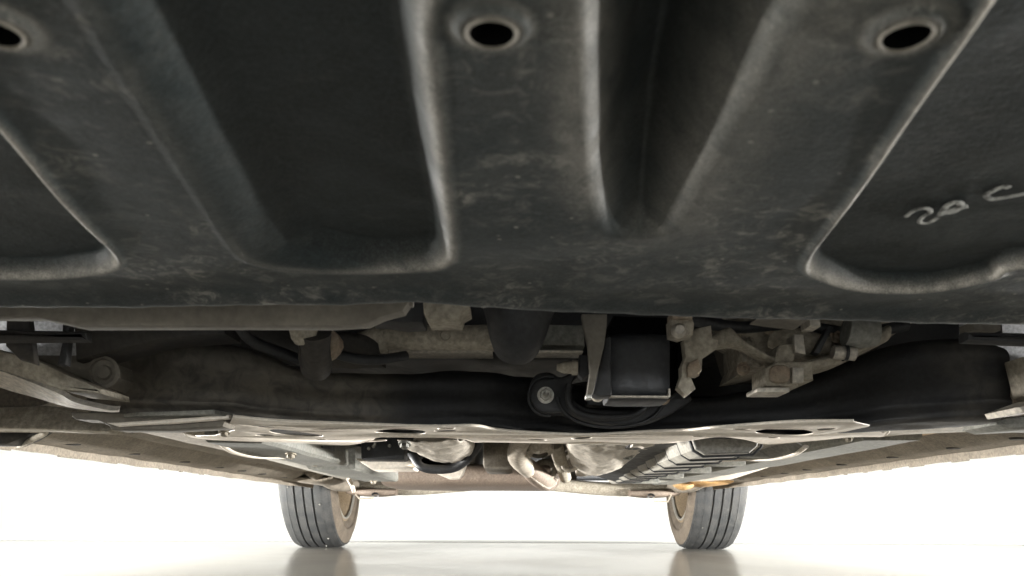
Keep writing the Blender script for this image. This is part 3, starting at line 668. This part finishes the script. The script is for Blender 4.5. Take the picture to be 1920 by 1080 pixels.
# scoops of trim beside the plate ends
for s in (-1, 1):
    pts = [P(CX+s*a, y, D) for a, y, D in ((548, 835, 1.0), (525, 850, 1.06), (480, 859, 1.14), (420, 860, 1.25), (370, 862, 1.35))]
    tube('deflector_rim', pts, .004, M['plate'], car, flat=.6)
    vs, fs = [], []
    q = catmull([tuple(p) for p in pts], 6)
    for i, p in enumerate(q):
        a = Vector(p); t = i/(len(q)-1)
        vs += [a, a+Vector((-s*.045*(1-.3*t), .02, .028+.008*math.sin(t*9))), a+Vector((-s*.09, .03, .022))]
    for i in range(len(q)-1):
        for k in range(2): fs.append([3*i+k, 3*i+k+1, 3*i+4+k, 3*i+3+k])
    o = link('air_deflector', vs, fs, M['rail'], car, smooth=True); md = o.modifiers.new('t', 'SOLIDIFY'); md.thickness = .002
# --- tunnel: heat shields, exhaust ------------------------------------------
def crumple(name, secs, m, amp=.004, fr=45, n=40, seg=10, lab=None, ridge=.5, parent=None):
    """secs: stations along the depth (centre X, D, rim z, half width, drop): a hanging bowl"""
    q = catmull(secs, seg); vs, fs = [], []
    for p in q:
        for k in range(n+1):
            a = math.pi*k/n; v = Vector((p[0]-math.cos(a)*p[3], p[1], p[2]-math.sin(a)**.8*p[4]))
            nn = noise.noise(v*fr)+ridge*abs(noise.noise(v*fr*2.3+Vector((5, 1, 2))))*2
            v += Vector((0, 0, -1))*amp*nn+noise.noise_vector(v*fr*1.4)*amp*.6
            vs.append(v)
    for i in range(len(q)-1):
        for k in range(n): fs.append([i*(n+1)+k, i*(n+1)+k+1, (i+1)*(n+1)+k+1, (i+1)*(n+1)+k])
    o = link(name, vs, fs, m, parent or car, smooth=28, label=lab); md = o.modifiers.new('t', 'SOLIDIFY'); md.thickness = .0012
    return o
crumple('heat_shield', [(px(800, 1.05), 1.05, zz(826, 1.05), .038, .002), (px(812, 1.12), 1.12, zz(826, 1.12), .045, .014), (px(835, 1.25), 1.25, zz(826, 1.25), .045, .032), (px(850, 1.40), 1.40, zz(835, 1.4), .03, .026), (px(862, 1.5), 1.5, zz(840, 1.5), .012, .01)], M['shield'], amp=.003, ridge=.25)
crumple('heat_shield', [(px(1170, 1.02), 1.02, zz(827, 1.02), .055, .002), (px(1145, 1.1), 1.1, zz(826, 1.1), .058, .012), (px(1130, 1.25), 1.25, zz(828, 1.25), .055, .035), (px(1120, 1.45), 1.45, zz(845, 1.45), .05, .04), (px(1105, 1.65), 1.65, zz(868, 1.65), .03, .022), (px(1090, 1.75), 1.75, zz(885, 1.75), .012, .008)], M['shield'], amp=.0035, ridge=.25)
front('shield_tab', [(1185, 826), (1232, 827), (1224, 834), (1205, 840), (1195, 836), (1182, 838)], 1.0, .02, M['plate'], car, bevel=.001)
bolt('shield_nut', P(1176, 848, 1.18), (0, -.4, -1), .008, M['rail'], car)
bolt('shield_nut', P(758, 832, 1.05), (0, -.4, -1), .006, M['rail'], car)
# black control box, pale crossbar
bb = box('control_box', P(676, 863, 1.3), P(758, 822, 1.3)+Vector((0, .12, .02)), M['hose'], car, bevel=.004)
for x, y in ((700, 838), (703, 834), (730, 837), (691, 842)):
    lathe('connector_pin', [(-.004, .0001), (-.004, .002), (0, .003), (0, .0001)], P(x, y, 1.298), (0, 1, 0), M['bolt'], bb, n=10)
cb = front('crossbar', [(674, 864), (780, 863), (784, 870), (770, 877), (784, 879), (780, 884), (706, 885)], 1.35, .07, M['plate'], car, bevel=.003)
# black hose sweeping past the shield
tube('hose', [P(770, 850, 1.30), P(778, 862, 1.29), P(790, 876, 1.28), P(815, 881, 1.28), P(850, 878, 1.28), P(875, 862, 1.27), P(893, 838, 1.25), P(905, 815, 1.24)], .0068, M['hose'], car, n=16)
tube('hose_end', [P(768, 852, 1.31), P(772, 846, 1.31), P(790, 858, 1.30)], .005, M['hose'], car)
for a, b in (((855, 868), (868, 858)), ((880, 846), (892, 834))):
    tube('hose_sleeve', [P(a[0]-12, a[1]-8, 1.26), P(b[0]-12, b[1]-8, 1.25)], .006, M['bolt'], car)
front('pointed_bracket', [(816, 888), (834, 886), (842, 880), (868, 870), (876, 868), (868, 890), (860, 899), (842, 899), (828, 893)], 1.55, .05, M['plate'], car, bevel=.003)
# exhaust
tube('exhaust_pipe', [P(985, 815, 1.15), P(972, 835, 1.2), P(972, 856, 1.27), P(982, 872, 1.36), P(990, 884, 1.45)], [.013, .014, .017, .015, .011], M['cat'], car, n=24)
lathe('exhaust_flange', [(-.012, .012), (-.012, .0205), (0, .023), (.014, .020), (.018, .012)], P(1010, 832, 1.22), (.1, -.35, -1), M['cat'], car, n=32)
lathe('flange_cup', [(.016, .001), (.012, .012), (.004, .0185)], P(1010, 830, 1.2), (.1, -.5, -1), M['cat'], car, n=32)
tube('exhaust_pipe', [P(985, 868, 1.5), P(1000, 886, 1.55), P(1022, 903, 1.62), P(1030, 905, 1.8)], [.012, .019, .018, .016], M['tank'], car, n=26)
front('pipe_seam', [(968, 872), (976, 880), (1018, 912), (1030, 917), (1043, 908), (1046, 898), (1036, 910), (1024, 912), (990, 890), (975, 876)], 1.52, .004, M['plate'], car, bevel=.0008)
ring('exhaust_hanger', 1068, 865, 14, 16, 1.45, .0035, M['shield'], car)
ring('exhaust_hanger', 1022, 880, 16, 14, 1.6, .006, M['tan'], car)
tube('linkage_rod', [P(1040, 828, 1.3), P(1052, 870, 1.5), P(1060, 895, 1.7)], .012, M['tan'], car)
box('gear_linkage', P(905, 880, 1.5), P(962, 824, 1.5)+Vector((0, .2, 0)), M['pan'], car, bevel=.01)
# ribbed cover over the fuel lines (right) and the black tunnel skirt beside it
sk = link('tunnel_skirt', [P(1290, 824, 1.0), P(1182, 832, 1.0), P(1110, 890, 2.0), P(1165, 906, 2.1), P(1290, 824, 1.0)+Vector((0, 0, .05)), P(1182, 832, 1.0)+Vector((0, 0, .05)), P(1110, 890, 2.0)+Vector((0, 0, .05)), P(1165, 906, 2.1)+Vector((0, 0, .05))],
     [[0, 1, 2, 3], [4, 5, 6, 7], [0, 1, 5, 4], [1, 2, 6, 5], [2, 3, 7, 6], [3, 0, 4, 7]], M['hose'], car)
def lines_cover():
    n = 10
    root = None
    for i in range(n):
        t0 = i/n; D0 = .95+1.25*t0**1.15; D1 = .95+1.25*((i+1)/n)**1.15
        w = .078
        zb = .206+.012*t0
        X0 = .205+.048*t0
        sec = [(X0, zb+.022), (X0+.006, zb+.006), (X0+.016, zb), (X0+w-.012, zb+.002), (X0+w-.003, zb+.010), (X0+w, zb+.03)]
        vs, fs = [], []
        for (y, g) in ((D0, .000), (D0+.004, .004), (D1-.004, .004), (D1, 0)):
            for (x, z) in sec:
                c = Vector((X0+w/2, y, zb+.03)); v = Vector((x, y, z)); vs.append(c+(v-c)*(1+g*10 if g else 1))
        k6 = len(sec)
        for a in range(3):
            for b in range(k6-1): fs.append([a*k6+b, a*k6+b+1, (a+1)*k6+b+1, (a+1)*k6+b])
        fs += [list(range(k6)), [3*k6+b for b in range(k6)]]
        o = link('line_cover', vs, fs, M['cover'], car, smooth=30)
        # dark gasket between segments
        vs = []
        for y in (D0-.0032*D0, D0+.0032*D0):
            for (x, z) in sec:
                c = Vector((X0+w/2, y, zb+.03)); vs.append(c+(Vector((x, y, z))-c)*1.12)
        fs = [[b, b+1, k6+b+1, k6+b] for b in range(k6-1)]
        g = link('cover_clip', vs, fs, M['hose'], o, smooth=True); md = g.modifiers.new('t', 'SOLIDIFY'); md.thickness = .0025; md.offset = 0
lines_cover()
for k in range(4):
    X = .312+.017*k
    tube('fuel_line', [(X, 1.0, .226+.003*k), (X+.005, 1.4, .222+.003*k), (X-.006*k, 1.9, .226), (X-.004*k-.01, 2.5, .232)], .0048, M['cover'] if k % 2 else M['alu'], car, n=12)
for D in (1.12, 1.32, 1.55, 1.8, 2.1):
    box('line_clamp', (.303, D, .214), (.372, D+.025, .232), M['rail'], car, bevel=.003)
# shield plates on the right, pale
def flat(name, pts, z, th, m, parent=car, dz=None, bevel=.002):
    lp = [((x-CX)/F*D, D) for x, D in pts]
    return prism(name, [lp], lambda u, v, w: Vector((u, v, z+w+(dz(u, v) if dz else 0))), m, parent, th, bevel)
flat('floor_shield', [(1380, 1.05), (1590, 1.05), (1500, 1.35), (1420, 1.5), (1350, 1.7), (1318, 1.7)], .238, .006, M['cover'], dz=lambda u, v: .004*math.sin(u*60+v*5))
flat('floor_shield', [(1330, 1.75), (1400, 1.6), (1500, 1.45), (1470, 1.6), (1370, 2.4), (1290, 2.6), (1270, 2.3)], .236, .006, M['plate'], dz=lambda u, v: .003*math.sin(u*50+v*9))
flat('floor_shield', [(560, 1.4), (480, 1.3), (500, 1.6), (600, 2.2), (660, 2.6), (680, 2.4)], .238, .006, M['cover'], dz=lambda u, v: .003*math.sin(u*50+v*9))
# --- tank, rear beam -------------------------------------------------------
beam('fuel_tank', [(-.345, 2.45, .247, .22, .025), (-.33, 2.45, .240, .24, .033), (0, 2.45, .240, .25, .034), (.11, 2.45, .240, .24, .033), (.128, 2.45, .247, .22, .025)], M['tank'], car, ex=4, n=48, seg=4)
beam('spare_well', [(-.2, 3.5, .29, .25, .03), (0, 3.5, .28, .27, .04), (.25, 3.5, .29, .25, .03)], M['pan'], car, ex=3)
tube('rear_axle_beam', [(-.62, 3.15, .245), (-.4, 3.1, .228), (0, 3.1, .25), (.4, 3.1, .228), (.62, 3.15, .245)], [.02, .026, .022, .026, .02], M['tan'], car, n=20)
for s in (-1, 1):
    c = beam('spring_pan', [(s*.43, 3.06, .213, .04, .012), (s*.50, 3.06, .211, .06, .016), (s*.58, 3.08, .214, .06, .014), (s*.62, 3.1, .22, .04, .012)] if s > 0 else [(s*.62, 3.1, .22, .04, .012), (s*.58, 3.08, .214, .06, .014), (s*.50, 3.06, .211, .06, .016), (s*.43, 3.06, .213, .04, .012)], M['tank'], car, ex=3)
    lathe('pan_hole', [(0, .0001), (0, .012), (.004, .014)], (s*.50, 3.0, .205), (0, -.6, -1), M['hose'], c, n=16)
    q = [P(CX+s*a, y, 3.02) for a, y in ((262, 926), (265, 939), (290, 939.5), (296, 926))] if s > 0 else [P(CX+s*a, y, 3.02) for a, y in ((258, 926), (263, 935), (288, 936.5), (296, 928))]
    tube('wire_bracket', q, .003, M['tan'], car, n=8, seg=1)
    tube('trailing_arm', [(s*.60, 2.45, .262), (s*.61, 2.8, .235), (s*.60, 3.1, .24)], [.02, .022, .024], M['sill'], car)
    link_m = M['orange'] if s > 0 else M['sill']
    beam('jack_pad', [(s*.55, 2.62, .245, .10, .008), (s*.6, 2.65, .238, .13, .014), (s*.67, 2.65, .240, .14, .010)] if s > 0 else [(s*.67, 2.65, .240, .14, .010), (s*.6, 2.65, .238, .13, .014), (s*.55, 2.62, .245, .10, .008)], link_m, car, ex=3, label='ochre wax coated jacking pad' if s > 0 else None)
tube('handbrake_cable', [P(652, 898, 2.4), P(660, 912, 2.45), P(663, 922, 2.5)], .006, M['plate'], car)
beam('cable_bracket', [(px(1265, 2.6), 2.6, zz(906, 2.6), .03, .010), (px(1280, 2.6), 2.6, zz(911, 2.6), .04, .012), (px(1297, 2.6), 2.6, zz(908, 2.6), .03, .009)], M['orange'], car, ex=2)
# --- wheels ------------------------------------------------------------------
def wheel(side, yc, name='wheel'):
    Rr, w = .316, .2; xc = side*.758
    w0 = bpy.data.objects.new(name, None); COL.objects.link(w0); w0.parent = car; w0.location = Vector((xc, yc, Rr))-Vector(ORG['car']); ORG[w0.name] = (xc, yc, Rr)
    h = w/2
    # tread with three grooves; a runs from inner (-h) to outer (+h)
    pr = [(-h*.78, .205), (-h*.98, .225), (-h*1.06, .255), (-h*1.0, .284), (-h*.93, .300)]
    tr = [(-h*.93, .300), (-h*.84, .3105), (-h*.70, .3145)]
    for g in (-.30, .03, .36):
        tr += [(h*(g-.032)-.0005, .3158), (h*(g-.026), .3085), (h*(g+.026), .3085), (h*(g+.032)+.0005, .3158)]
    tr += [(h*.72, .3145), (h*.86, .3105), (h*.94, .300)]
    po = [(h*.94, .300), (h*1.0, .284), (h*1.06, .255), (h*.98, .225), (h*.78, .205)]
    ax = (side, 0, 0); c = (xc, yc, Rr)
    def flatten(o):      # the tyre stands flat where it meets the floor
        for v in o.data.vertices:
            z = v.co.z+ORG[o.name][2]
            if z < .004: v.co.z = .001-ORG[o.name][2]
    t = lathe('tyre', tr, c, ax, M['rubber'], w0, n=220, ang=25); flatten(t)
    sgm = lathe('inner_sidewall', pr, c, ax, M['sidewall'], w0, n=96); flatten(sgm)
    o2 = lathe('outer_sidewall', po, c, ax, M['rubber'], w0, n=96)
    lathe('sidewall_bead', [(-h*1.04, .238), (-h*1.085, .242), (-h*1.04, .246)], c, ax, M['sidewall'], w0, n=96)
    # shoulder blocks with sipes: cut lines across both shoulders
    vs, fs = [], []
    K = 72
    for k in range(K):
        a0 = 2*math.pi*(k+.08)/K; a1 = 2*math.pi*(k+.88)/K
        for (xa, xb) in ((-.90, -.62), (.64, .90)):
            b = len(vs)
            for an in (a0, a1):
                for (x_, r_) in ((xa*h, .3065 if xa < 0 else .3158), (xb*h, .3160 if xb < 0 else .3075)):
                    for dr in (0, -.006):
                        rr_ = (.3078 if abs(x_) > .8*h else .3162)+dr
                        vs.append((xc+side*x_, yc+math.cos(an)*rr_, Rr+math.sin(an)*rr_))
            fs += [[b, b+2, b+6, b+4], [b, b+1, b+3, b+2], [b+4, b+6, b+7, b+5], [b, b+4, b+5, b+1], [b+2, b+3, b+7, b+6]]
    tb_ = link('tread_block', vs, fs, M['rubber'], w0, kind='stuff')
    for v in tb_.data.vertices:
        z = v.co.z+ORG[tb_.name][2]
        if z < .0015: v.co.z = .0015-ORG[tb_.name][2]
    rim = lathe('rim', [(-h*.78, .209), (-h*.90, .213), (-h*.93, .206), (-h*.80, .198), (-h*.70, .190), (-h*.3, .182), (h*.2, .178), (h*.45, .165), (h*.5, .06), (h*.55, .0001)], c, ax, M['rim'], w0, n=96)
    lathe('brake_drum', [(h*.1, .0001), (h*.0, .03), (-h*.05, .11), (h*.0, .125), (h*.4, .125)], c, ax, M['tank'], w0, n=48)
    lathe('rim_lip', [(-h*.88, .196), (-h*.955, .199), (-h*.955, .203), (-h*.88, .207)], c, ax, M['cover'], w0, n=96)
    rng_ = random.Random(side*10+int(yc*10))
    for k in range(16):    # small stones caught in the tread
        an = rng_.uniform(math.pi*.92, math.pi*1.45); x_ = rng_.choice((-.55, -.3, .03, .36, .6))*h+rng_.uniform(-.004, .004); r_ = .3165
        p = Vector((xc+side*x_, yc+math.cos(an)*r_, Rr+math.sin(an)*r_))
        s = rng_.uniform(.0012, .003)
        if k < 4: box('stone_chip', p-Vector((s, s, s)), p+Vector((s, s, s*.8)), M['rail'], w0, bevel=s*.3)
    return w0
for s in (-1, 1):
    wheel(s, AXR); wheel(s, AXF)

# --- small underbody hardware -------------------------------------------------
rr_ = random.Random(4)
for k in range(16):
    sd = rr_.choice((-1, 1)); X = sd*rr_.uniform(.2, .6); Y = rr_.uniform(1.2, 2.7)
    lathe('floor_plug', [(0, .0001), (-.001, .011), (-.003, .013), (.002, .015)], (X, Y, .2835+.01*math.sin(Y*9)), (0, 0, 1), M['hose'], car, n=18)
for sd, off in ((-1, 0), (-1, .012), (1, .0)):
    tube('brake_pipe', [(sd*(.40+off), 1.0, .262), (sd*(.395+off), 1.5, .270), (sd*(.41+off), 2.0, .266), (sd*(.43+off), 2.6, .27)], .0032, M['alu'], car, n=8)
for x, y, D, r_ in ((700, 903, 1.95, .006), (590, 868, 1.4, .006), (545, 853, 1.1, .0055), (1590, 818, .92, .004), (420, 812, .80, .004)):
    bolt('underbody_bolt', P(x, y, D), (0, -.3, -1), r_, M['tan'], car)
# a black wiring loom with tape bands crossing the bay
lm = tube('wiring_loom', [P(1290, 596, .66), P(1380, 612, .68), P(1480, 606, .70), P(1600, 622, .70), P(1700, 606, .70)], .005, M['hose'], car, n=12)
tube('wiring_loom', [P(590, 640, .68), P(640, 668, .67), P(700, 676, .68), P(760, 668, .70)], .0042, M['hose'], car, n=12)
tube('vacuum_hose', [P(440, 600, .62), P(470, 640, .66), P(540, 668, .70), P(600, 690, .72)], .0045, M['hose'], car, n=12)

front('casting_body', [(1335, 612), (1500, 600), (1660, 600), (1690, 608), (1640, 640), (1600, 672), (1556, 688), (1480, 700), (1400, 712), (1372, 712), (1362, 690), (1350, 650)], .76, .08, M['lip'], gb, bevel=.005)
for pts in ([(1500, 606), (1540, 604), (1530, 690), (1506, 694)], [(1560, 606), (1578, 606), (1566, 682), (1552, 684)], [(1380, 626), (1396, 622), (1400, 700), (1384, 706)]):
    front('casting_rib', pts, .725, .02, M['tan'], gb, bevel=.002)
tube('shift_housing', [P(1450, 625, .71), P(1500, 640, .70), P(1550, 645, .70)], [.012, .011, .008], M['tan'], gb, n=22)
for x, y in ((1440, 612), (1524, 650), (1566, 628), (1600, 648), (1392, 690)):
    bolt('casting_bolt', P(x, y, .698), (0, -1, 0), .0042, M['rust'], gb)
